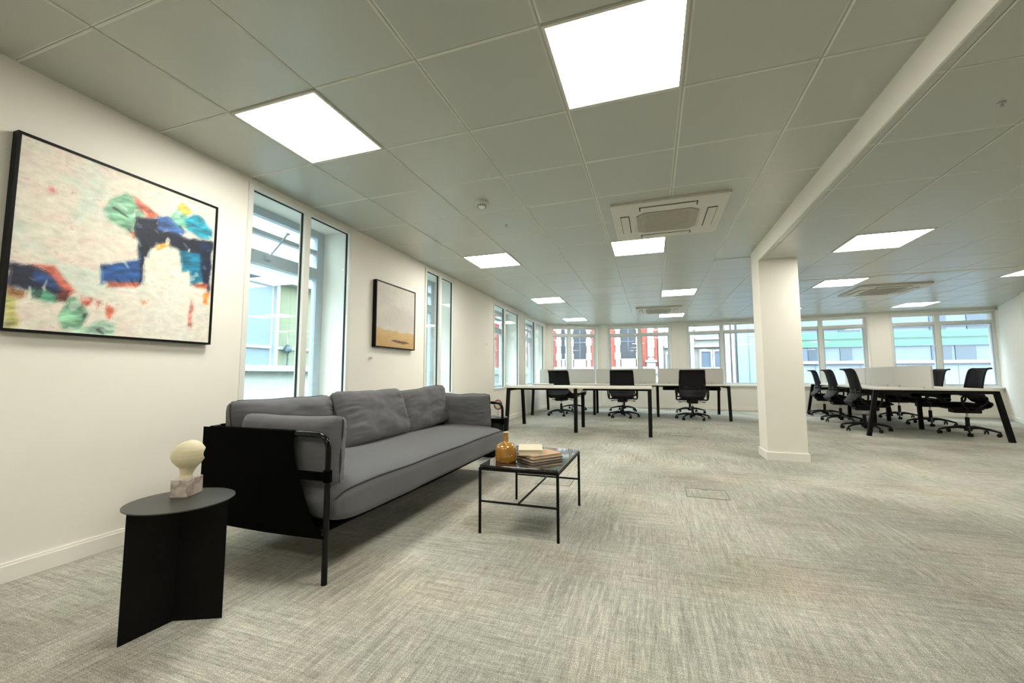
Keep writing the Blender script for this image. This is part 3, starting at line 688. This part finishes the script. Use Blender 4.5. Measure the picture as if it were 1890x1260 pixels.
# ================================================================== coffee table
X0,X1,Y0,Y1,ZT=-.998,-.512,2.318,3.03,.395
t=empty('coffee_table',((X0+X1)/2,(Y0+Y1)/2,0)); tag(t,'low coffee table with a black marble top and slim black bar frame','coffee table')
cx,cy=(X0+X1)/2,(Y0+Y1)/2; w,h=(X1-X0)/2,(Y1-Y0)/2; q=.007
MB().box(-w+.004,-h+.004,ZT-.014,w-.004,h-.004,ZT,bev=.0015).build('marble_top',M['bmarble'],t)
m=MB()
for a,b,c,d in ((-w,w,-h,-h+2*q),(-w,w,h-2*q,h),(-w,-w+2*q,-h+2*q,h-2*q),(w-2*q,w,-h+2*q,h-2*q)): m.box(a,c,ZT-.03,b,d,ZT-.0145)
m.build('top_frame',M['black'],t)
for sx in (-1,1):
    for sy_ in (-1,1):
        MB().tube([(sx*(w-q),sy_*(h-q),ZT-.015),(sx*(w-q),sy_*(h-q),0)],.0085,12).build('leg',M['black'],t,smooth=True)
for sy_ in (-1,1): MB().tube([(-w+q,sy_*(h-q),.185),(w-q,sy_*(h-q),.185)],.0065,8).build('stretcher',M['black'],t,smooth=True)
MB().tube([(0,-h+q,.185),(0,h-q,.185)],.0065,8).build('stretcher',M['black'],t,smooth=True)
# vase
v=empty('bottle_vase',(-.878,2.47,ZT)); tag(v,'amber glazed bottle vase with a thin neck on the coffee table','vase')
prof=[(.001,0),(.058,0),(.0635,.004),(.066,.014),(.0665,.076),(.0645,.088),(.058,.099),(.045,.108),(.030,.114),(.019,.118),(.0155,.126),(.0150,.15),(.0155,.172),(.0175,.175),(.0165,.178),(.012,.177),(.011,.12),(.001,.115)]
MB().lathe(prof,48).build('body',M['amber'],v,smooth=60)
MB().lathe([(.012,.1765),(.018,.175),(.018,.1795),(.012,.1795)],32).build('rim',mat('pale_rim',(214,190,150),.3),v,smooth=True)
# books
def book(w_,d_,h_,pos,rz,cov,label):
    t=empty('book',pos,rz); tag(t,label,'book','books on the coffee table')
    c=MB(); e=.003
    c.box(-w_/2,-d_/2,0,w_/2,d_/2,e).box(-w_/2,-d_/2,h_-e,w_/2,d_/2,h_).box(-w_/2,-d_/2,e,-w_/2+e,d_/2,h_-e)
    c.build('cover',cov,t); MB().box(-w_/2+e,-d_/2+.004,e,w_/2-.004,d_/2-.004,h_-e).build('pages',M['paper'],t)
book(.17,.24,.019,(-.695,2.60,ZT),RAD(-38),M['cover3'],'lowest dark covered book of the stack on the coffee table')
book(.17,.235,.021,(-.695,2.60,ZT+.0195),RAD(-37),M['cover2'],'tan covered book in the middle of the coffee table stack')
book(.15,.22,.034,(-.752,2.585,ZT+.041),RAD(17),M['cover1'],'thick cream book on top of the coffee table stack')

# ================================================================== benches
LEG=.027
def leg(nm,a,b,par): return MB().tube([a,b],LEG,4,sq=True).build(nm,M['black'],par)
def bench(name,loc,rz,L,D,zt,tt,nmod,inset,label,rows=2,splay=.115,tray=True):
    t=empty(name,(loc[0],loc[1],0),rz); tag(t,label,'desk','white bench desks')
    # local x along length 0..L, y depth 0..D
    zu=zt-tt; gap=.004; rowd=(D-2*splay)/rows; ml_=L/nmod
    for i in range(nmod):
        for j in range(rows):
            MB().box(i*ml_+gap/2,splay+j*rowd+gap/2,zu,(i+1)*ml_-gap/2,splay+(j+1)*rowd-gap/2,zt,bev=.002).build('tabletop',M['mfc'],t)
    for x in (LEG+.01,L-LEG-.01):
        leg('leg',(x,splay+LEG,zu-.015),(x,LEG,0),t); leg('leg',(x,D-splay-LEG,zu-.015),(x,D-LEG,0),t)
        MB().box(x-LEG,splay+.001,zu-.045,x+LEG,D-splay-.001,zu-.001).build('end_beam',M['black'],t)
    for i in range(1,nmod):
        x=i*ml_; 
        leg('leg',(x,inset,zu-.02),(x,inset-.015,0),t); leg('leg',(x,D-inset,zu-.02),(x,D-inset+.015,0),t)
        MB().box(x-LEG,inset-.02,zu-.042,x+LEG,D-inset+.02,zu-.001).build('cross_beam',M['black'],t)
    for y in ((inset*.75 if rows==2 else .22),D-(inset*.75 if rows==2 else .22)):
        MB().box(LEG*2,y-.02,zu-.032,L-LEG*2,y+.02,zu-.001).build('rail',M['black'],t)
    if tray:
        for i in range(nmod):
            for s in (-1,1):
                a=i*ml_+.12; b=(i+1)*ml_-.12; yc=D/2+s*.16; m=MB()
                m.box(a,yc-.06,zu-.11,b,yc+.06,zu-.107).box(a,yc-.06,zu-.107,b,yc-.057,zu-.05).box(a,yc+.057,zu-.107,b,yc+.06,zu-.05)
                m.box(a+.1,yc-.003,zu-.107,a+.12,yc+.003,zu-.001).box(b-.12,yc-.003,zu-.107,b-.1,yc+.003,zu-.001)
                m.build('cable_tray',M['black'],t)
    return t
bF=bench('bench_desk',(-2.69,9.25),0,4.19,1.62,.725,.025,3,.55,'long white bench desk with three dividers in front of the brick view windows')
aR=RAD(-6.2)
# right bench runs along its own y; build it along local x rotated +90
bR=bench('bench_desk',(4.67,7.59),aR+RAD(90),4.12,1.60,.725,.025,3,.50,'angled white bench desk on the right with six black chairs')
bN=bench('bench_desk',(-2.37,6.55),0,2.36,1.08,.74,.03,2,.18,'empty white desk in front, nearest to the sofa',rows=1,tray=False)
# pale trapezoid bracket under the near desk
m=MB(); M4=Matrix.Translation((1.18,.98,0))@Matrix.Rotation(pi/2,4,'X')
m.prism([(-.13,.708),(.13,.708),(.055,.635),(-.055,.635)],0,.80,M4); m.build('cable_duct',M['mfc'],bN)
# divider screens
def screen(x0,x1,y,z0,z1,M4,label):
    c=.04; p=[(x0,z0),(x1,z0),(x1,z1-c)]+[(x1-c+c*sin(a),z1-c+c*cos(a)) for a in (1.2,.8,.4,0)]+[(x0+c-c*sin(a),z1-c+c*cos(a)) for a in (0,.4,.8,1.2)]+[(x0,z1-c)]
    t=empty('desk_divider',M4@Vector(((x0+x1)/2,y,z0)),M4.to_euler().z); tag(t,label,'desk divider','grey desk dividers')
    m=MB(); xm=(x0+x1)/2; m.prism([(a-xm,b-z0) for a,b in p],-.012,.012,Matrix.Rotation(pi/2,4,'X')); m.build('panel',M['screen'],t)
    for s in (-1,1): MB().box(s*(x1-x0)*.32-.02,-.02,-.0005,s*(x1-x0)*.32+.02,.02,.03).build('clamp',M['silver'],t)
mF=Matrix.Translation((-2.69,9.25,0))
for i,lb in enumerate(('left grey divider screen on the far bench desk, behind the first chair','middle grey divider screen on the far bench desk','right grey divider screen on the far bench desk, behind the third chair')):
    screen(.02+i*1.396,1.37+i*1.396,.81,.7255,1.07,mF,lb)
mR=Matrix.Translation((4.67,7.59,0))@Matrix.Rotation(aR+RAD(90),4,'Z')
for i,lb in enumerate(('nearest pale divider screen on the right bench desk','second pale divider screen on the right bench desk','farthest pale divider screen on the right bench desk')):
    screen(.03+i*1.373,1.36+i*1.373,.80,.7255,1.07,mR,lb)

# ================================================================== office chairs
def make_chair():
    t=empty('office_chair')
    # star base
    m=MB(); m.lathe([(.001,.06),(.045,.06),(.05,.09),(.045,.125),(.03,.14),(.001,.14)],20)
    for k in range(5):
        a=2*pi*k/5+.3; d=Vector((cos(a),sin(a),0))
        pts=[d*.03+Vector((0,0,.112)),d*.12+Vector((0,0,.118)),d*.24+Vector((0,0,.098)),d*.335+Vector((0,0,.07))]
        m.tube(pts,[.024,.021,.017,.013],8)
    m.build('star_base',M['plast'],t,smooth=True)
    for k in range(5):
        a=2*pi*k/5+.3; d=Vector((cos(a),sin(a),0)); c=d*.335; b=a+1.1+k*.7
        Mw=Matrix.Translation((c.x+.012*cos(b),c.y+.012*sin(b),.0275))@Matrix.Rotation(b,4,'Z')@Matrix.Rotation(pi/2,4,'X')
        m=MB()
        for s in (-1,1): m.lathe([(.004,-.008),(.022,-.008),(.0275,-.005),(.0275,.005),(.022,.008),(.004,.008)],16,(0,0,0),Mw@Matrix.Translation((0,0,s*.017)))
        m.tube([(c.x,c.y,.03),(c.x,c.y,.072)],.010,8); m.box(-.02,-.008,.03,.02,.008,.056,Matrix.Translation((c.x+.006*cos(b),c.y+.006*sin(b),0))@Matrix.Rotation(b,4,'Z'))
        m.build('caster',M['plast'],t,smooth=True)
    m=MB(); m.tube([(0,0,.13),(0,0,.27)],.026,16); m.build('gas_lift_sleeve',M['plast'],t,smooth=True)
    MB().tube([(0,0,.27),(0,0,.34)],.014,16).build('gas_lift',M['silver'],t,smooth=True)
    m=MB(); m.box(-.10,-.20,.335,.10,.12,.40,bev=.015); m.box(-.20,-.16,.395,.20,.18,.415,bev=.006); m.build('mechanism',M['plast'],t)
    for s in (-1,1):
        m=MB(); m.tube([(s*.09,.02,.365),(s*.20,.03,.36),(s*.225,.03,.355)],.006,8); m.box(s*.235-.03,.012,.345,s*.235+.03,.048,.362,bev=.004); m.build('lever',M['plast'],t)
    for ch in t.children:
        if ch.name.split('.')[0] in ('star_base','caster','gas_lift_sleeve','gas_lift'): ch.data.transform(Matrix.Translation((0,-.06,0)))
    # seat
    def sf(sg):
        def fn(a,b):
            x=a*2-1;y=b*2-1; e=(max(0,1-abs(x)**6)*max(0,1-abs(y)**6))**.4
            X=x*.245*(1-.06*abs(y)**3); Y=.03+y*.24; z=.455+.012*abs(x)**2-(.035*max(0,y-.5)**2*2)
            return Vector((X,Y,z+(sg*.038*e if sg>0 else sg*.022*e)))
        return fn
    m=MB(); m.grid(sf(1),24,24); m.grid(sf(-1),24,24); o=m.build('seat',M['seatf'],t,smooth=70)
    m=MB(); m.box(-.225,-.20,.413,.225,.22,.436,bev=.01); m.build('seat_pan',M['plast'],t)
    # backrest profile (y,z) side view, sitter faces +y
    PR=[(-.335,1.022,.225),(-.30,1.020,.232),(-.272,1.0,.236),(-.255,.96,.238),(-.238,.90,.240),(-.222,.82,.243),(-.206,.74,.247),(-.200,.67,.250),(-.210,.61,.250),(-.235,.56,.245),(-.268,.52,.235),(-.285,.48,.215),(-.275,.445,.185),(-.235,.42,.15),(-.17,.41,.11)]
    def bk(off):
        def fn(a,b):
            s=b*(len(PR)-1); i=min(int(s),len(PR)-2); q=s-i; y=PR[i][0]*(1-q)+PR[i+1][0]*q; z=PR[i][1]*(1-q)+PR[i+1][1]*q; w=PR[i][2]*(1-q)+PR[i+1][2]*q
            x=(a*2-1); return Vector((x*w,y+.045*x*x*(1 if z>.5 else .4)+off,z))
        return fn
    m=MB(); m.grid(lambda a,b: bk(0)(a,b*.72),15,36); m.grid(lambda a,b: bk(.006)(a,b*.72),15,36); mesh_o=m
    bo=m.build('back_mesh',M['mesh'],t,smooth=True)
    m=MB()
    for s in (0.0,1.0): m.tube([bk(.003)(s,b/40) for b in range(0,38)],.014,8)
    m.tube([bk(.003)(a/20,0.0) for a in range(21)],.011,8)
    m.tube([bk(-.003)(a/20,.52) for a in range(21)],.008,8)
    m.build('back_frame',M['plast'],t,smooth=True)
    m=MB(); m.grid(lambda a,b: bk(-.012)(a,.56+b*.44),15,22); m.grid(lambda a,b: bk(.016)(a,.60+b*.40),15,22); m.box(-.06,-.24,.385,.06,-.10,.43,bev=.01)
    m.build('back_shell',M['plast'],t,smooth=True)
    MB().box(-.17,-.196,.56,.17,-.172,.70,bev=.01).build('lumbar_pad',M['plast'],t)
    for s in (-1,1):
        m=MB(); x=s*.305
        m.tube(arc_path([(s*.20,-.02,.405),(x,-.02,.395),(x,-.17,.50),(x,-.185,.60),(x,-.06,.615),(x,.10,.60),(x,.09,.47),(x,.03,.39),(s*.22,.02,.405)],.05,4),.014,8)
        m.build('armrest_loop',M['plast'],t,smooth=True)
        MB().box(x-.035,-.15,.610,x+.035,.11,.635,bev=.008).build('armrest_pad',M['plast'],t)
    return t
proto=make_chair(); used=[False]
def chair(x,y,rz,label,grp):
    o=proto if not used[0] else copy_tree(proto); used[0]=True
    o.location=(x,y,0); o.rotation_euler=(0,0,RAD(rz)); tag(o,label,'office chair',grp); return o
G1='black office chairs at the far bench desk'; G2='black office chairs at the right bench desk'
chair(-2.00,9.53,-12,'black mesh office chair before the left divider of the far bench desk',G1)
chair(-.63,9.52,-2,'black mesh office chair in the middle of the far bench desk, seen from behind',G1)
chair(.78,9.53,0,'black mesh office chair at the right end of the far bench desk, seen from behind',G1)
chair(-2.0,11.05,180,'black office chair behind the far bench desk, star base beside the first chair',G1)
chair(-.72,11.05,170,'black office chair behind the far bench desk, base showing past the middle chair',G1)
chair(.86,11.0,186,'black office chair behind the far bench desk, base showing past the third chair',G1)
chair(3.41,8.51,-96,'nearest black office chair on the left side of the right bench desk',G2)
chair(3.585,9.93,-94,'second black office chair along the left side of the right bench desk',G2)
chair(3.74,11.2,-98,'farthest black office chair on the left side, beside the column edge',G2)
chair(4.56,8.42,82,'nearest black office chair on the right side of the right bench desk',G2)
chair(4.80,9.80,84,'black office chair partly hidden by the nearest divider, right side of the bench',G2)
chair(4.93,11.1,84,'farthest black office chair on the right side, hidden under the bench desk',G2)

# ================================================================== outside
M['stone']=mat('pale_stone',(150,149,145),.8,var=.06,vscale=3)
M['stone2']=mat('weathered_stone',(134,130,125),.8,var=.25,vscale=2)
M['brick']=mat('red_brick',(142,74,62),.85,var=.1,vscale=5)
M['winglass']=mat('dark_window_glass',(52,50,52),.6,var=.2)
M['bglass']=mat('blue_glass',(84,94,106),.2,var=.3,vscale=1.2)
M['dglass']=mat('deep_blue_glass',(52,62,72),.2,var=.1)
M['green']=mat('mint_glass_band',(62,142,84),.3,var=.2,vscale=1)
M['panel']=mat('blue_grey_cladding',(112,121,132),.6,var=.03)
M['lpanel']=mat('light_grey_cladding',(118,124,130),.6,var=.03)
M['render']=mat('white_render',(176,180,170),.8,var=.06)
M['asphalt']=mat('street_asphalt',(90,92,94),.9,var=.1)
M['street_w']=mat('white_window_frame',(152,158,162),.5)
M['yel']=mat('yellow_interior',(118,122,98),.8)
M['wpane']=mat('pale_blue_pane',(116,128,136),.3)
struct(MB().box(-60,-30,-3.9,60,60,-3.7).build('floor',M['asphalt']),'street below the windows')
def bld(name,loc,label):
    t=empty(name,loc); tag(t,label,'building','buildings across the street'); return t
def P(nm,par,mt,*boxes):
    m=MB()
    for b in boxes: m.box(*b)
    o=m.build(nm,mt,par); o.data.transform(Matrix.Translation(-Vector(par.location))); return o
YF=20.0
# red brick building with white stone dressings
b=bld('brick_building',(-3,YF,-3.7),'red brick building with white stone window surrounds outside the left far windows')
P('wall',b,M['brick'],(-7.9,YF,-3.7,.25,YF+6,5.2))
P('stone_band',b,M['stone'],(-7.9,YF-.12,-3.7,.25,YF,.95),(-7.9,YF-.2,.95,.25,YF,1.3),(-7.9,YF-.1,3.7,.25,YF,3.95))
def inwin(x0,z0,x1,z1,d0,d1,nm,mt,w,b):
    o=MB().box(x0,YF+d0,z0,x1,YF+d1,z1).build(nm,mt,w); o.data.transform(Matrix.Translation(-Vector(b.location)))
for x0,x1,zz0 in ((-4.22,-3.99,1.7),(-3.62,-2.96,1.68),(-1.40,-.66,1.68),(-7.0,-6.2,1.7)):
    w=P('window',b,M['stone'],*[(x0-.20-.05*(q%2),YF-.1,1.3+.34*q,x0+.03*(q%2),YF+.02,1.3+.34*(q+1)-.012) for q in range(7)],*[(x1-.03*(q%2),YF-.1,1.3+.34*q,x1+.18+.05*(q%2),YF+.02,1.3+.34*(q+1)-.012) for q in range(7)],
      (x0+.045,YF-.1,1.3,x1-.045,YF+.02,zz0),(x0+.045,YF-.1,3.25,x1-.045,YF+.02,3.66))
    inwin(x0,zz0,x1,3.25,-.03,-.01,'pane',M['winglass'],w,b)
    xm=(x0+x1)/2
    if x1-x0>.4: o=MB().box(xm-.03,YF-.05,zz0,xm+.03,YF-.03,3.25).box(x0,YF-.05,2.45,xm-.03,YF-.03,2.51).box(xm+.03,YF-.05,2.45,x1,YF-.03,2.51).build('glazing_bars',M['dglass'],w); o.data.transform(Matrix.Translation(-Vector(b.location)))
P('pilaster',b,M['stone'],*[(-.17,YF-.12,1.75+k*.4,.10+(.03 if k%2 else 0),YF-.0,2.135+k*.4) for k in range(8)])
P('pediment',b,M['stone'],(-.28,YF-.3,1.0,.22,YF-.05,1.12),(-.22,YF-.28,1.12,.16,YF-.05,1.5),(-.28,YF-.34,1.5,.22,YF-.05,1.6),(-.16,YF-.3,1.6,.10,YF-.05,1.7),(-.08,YF-.3,1.7,.02,YF-.05,1.76))
# stone building
b=bld('stone_building',(2.0,YF,-3.7),'weathered pale stone building with sash windows seen through the middle window')
P('wall',b,M['stone2'],(.26,YF+.1,-3.7,3.5,YF+6,6))
P('pilaster',b,M['stone'],(.30,YF-.05,-3.7,.50,YF+.1,6),(1.6,YF-.02,-3.7,1.80,YF+.1,6),(3.04,YF-.1,-3.7,3.22,YF+.1,6),(3.3,YF-.02,-3.7,3.42,YF+.1,6))
P('cornice',b,M['stone'],(.55,YF-.12,2.14,1.58,YF+.1,2.24),(1.82,YF-.15,2.14,3.02,YF+.1,2.24),(1.85,YF-.08,2.48,3.0,YF+.1,2.56),(1.85,YF-.1,2.85,3.0,YF+.1,2.95),(1.85,YF-.1,3.25,3.0,YF+.1,3.32))
for x0,x1,z0,z1 in ((2.08,2.46,.5,1.95),(2.62,2.96,.5,1.95),(.66,1.0,.5,1.85),(2.08,2.46,3.4,4.6),(2.62,2.96,3.4,4.6)):
    w=P('window',b,M['street_w'],(x0-.07,YF-.02,z0-.1,x0,YF+.1,z1+.08),(x1,YF-.02,z0-.1,x1+.07,YF+.1,z1+.08),(x0,YF-.02,z1,x1,YF+.1,z1+.08),(x0,YF-.02,z0-.1,x1,YF+.1,z0),(x0,YF+.0,(z0+z1)/2-.03,x1,YF+.1,(z0+z1)/2+.03))
    inwin(x0,z0,x1,z1,.05,.07,'pane',M['bglass'],w,b)
# clad link
b=bld('clad_building',(4.7,YF,-3.7),'pale blue panelled building beside the stone one')
P('wall',b,M['panel'],(3.51,YF-.1,-3.7,5.85,YF+6,6)); P('joint',b,M['bglass'],(3.93,YF-.115,-3.7,3.945,YF-.1,6),(4.7,YF-.115,-3.7,4.715,YF-.1,6),(3.95,YF-.115,2.55,4.69,YF-.1,2.565))
# glass office building
b=bld('glass_building',(10,YF,-3.7),'modern glass office building with mint green bands outside the right windows')
P('wall',b,M['bglass'],(5.87,YF,-3.7,22,YF+7,7))
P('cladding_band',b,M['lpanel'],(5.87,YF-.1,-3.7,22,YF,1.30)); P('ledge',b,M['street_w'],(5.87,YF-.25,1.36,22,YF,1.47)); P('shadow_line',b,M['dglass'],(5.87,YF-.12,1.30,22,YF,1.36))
P('green_band',b,M['green'],(5.87,YF-.06,2.05,22,YF,2.30)); P('green_band',b,M['green'],(5.87,YF-.06,2.36,22,YF,2.62))
P('frame_line',b,M['dglass'],(5.87,YF-.08,2.30,22,YF,2.335),(5.87,YF-.08,2.02,22,YF,2.05),(5.87,YF-.08,2.75,22,YF,2.78),(5.87,YF-.08,3.3,22,YF,3.34))
P('dark_bay',b,M['dglass'],(6.1,YF-.03,1.47,6.5,YF,2.02),(10.1,YF-.03,1.47,10.7,YF,2.02),(10.1,YF-.03,2.62,10.6,YF,3.3),(11.2,YF-.03,2.62,11.8,YF,3.3),(7.2,YF-.03,1.47,7.6,YF,2.0),(7.2,YF-.03,2.62,7.9,YF,2.74),(10.8,YF-.03,1.47,11.4,YF,2.02))
P('cladding_joint',b,M['dglass'],*[(6.3+1.5*k,YF-.105,-3.7,6.315+1.5*k,YF-.1,1.3) for k in range(9)])
# left neighbour across the lane
XF=-8.6
b=bld('rendered_building',(XF,12,-3.7),'white rendered building with ribbon windows across the lane on the left')
P('wall',b,M['render'],(XF-6,-6,-3.7,XF,17.8,5.2))
P('ledge',b,M['street_w'],(XF,-6,1.02,XF+.25,17.8,1.16),(XF,-6,3.15,XF+.3,17.8,3.3),(XF,-6,3.75,XF+.12,17.8,3.95))
P('band',b,M['lpanel'],(XF,-6,3.3,XF+.06,17.8,3.6))
for k in range(13):
    y0=-5+1.78*k; mt=M['yel'] if k in (7,) else M['wpane']
    w=P('window',b,M['street_w'],(XF,y0,1.16,XF+.1,y0+.09,3.15),(XF,y0+.09,1.55,XF+.08,y0+1.7,1.62))
    o=MB().box(XF+.01,y0+.09,1.16,XF+.03,y0+1.7,3.15).build('pane',mt,w); o.data.transform(Matrix.Translation(-Vector(b.location)))
b=bld('corner_building',(XF,26,-3.7),'pale banded stone building farther along the lane')
P('wall',b,M['stone'],(XF-6,18.2,-3.7,XF+.4,36,6.5))
P('course',b,M['stone2'],*[(XF+.4,18.2,-3+.55*k,XF+.42,36,-2.95+.55*k) for k in range(17)])
for k in range(9):
    y0=18.8+1.9*k
    for z0 in (.3,2.9): 
        w=P('window',b,M['street_w'],(XF+.4,y0-.1,z0-.1,XF+.5,y0+1.1,z0),(XF+.4,y0-.1,z0+1.7,XF+.5,y0+1.1,z0+1.8),(XF+.4,y0-.1,z0,XF+.48,y0,z0+1.7),(XF+.4,y0+1,z0,XF+.48,y0+1.1,z0+1.7),(XF+.4,y0,z0+.83,XF+.46,y0+1,z0+.9))
        o=MB().box(XF+.41,y0,z0,XF+.43,y0+1,z0+1.7).build('pane',M['bglass'],w); o.data.transform(Matrix.Translation(-Vector(b.location)))

# a dark urn with a white flower stands on the neighbour's window ledge
ul=MB(); t=empty('flower_urn',(XF+.15,7.78,1.16)); t.scale=(.62,.62,.82); tag(t,'dark urn with a pale flower on the ledge of the building across the lane','urn')
MB().lathe([(.001,0),(.05,0),(.03,.05),(.03,.30),(.05,.36),(.14,.42),(.15,.50),(.10,.58),(.05,.62),(.001,.62)],20).build('urn',M['dglass'],t,smooth=True)
MB().tube([(0,0,.6),(0,-.02,.75),(0,-.06,.86)],[.012,.03,.004],8).build('flower',M['street_w'],t,smooth=True)
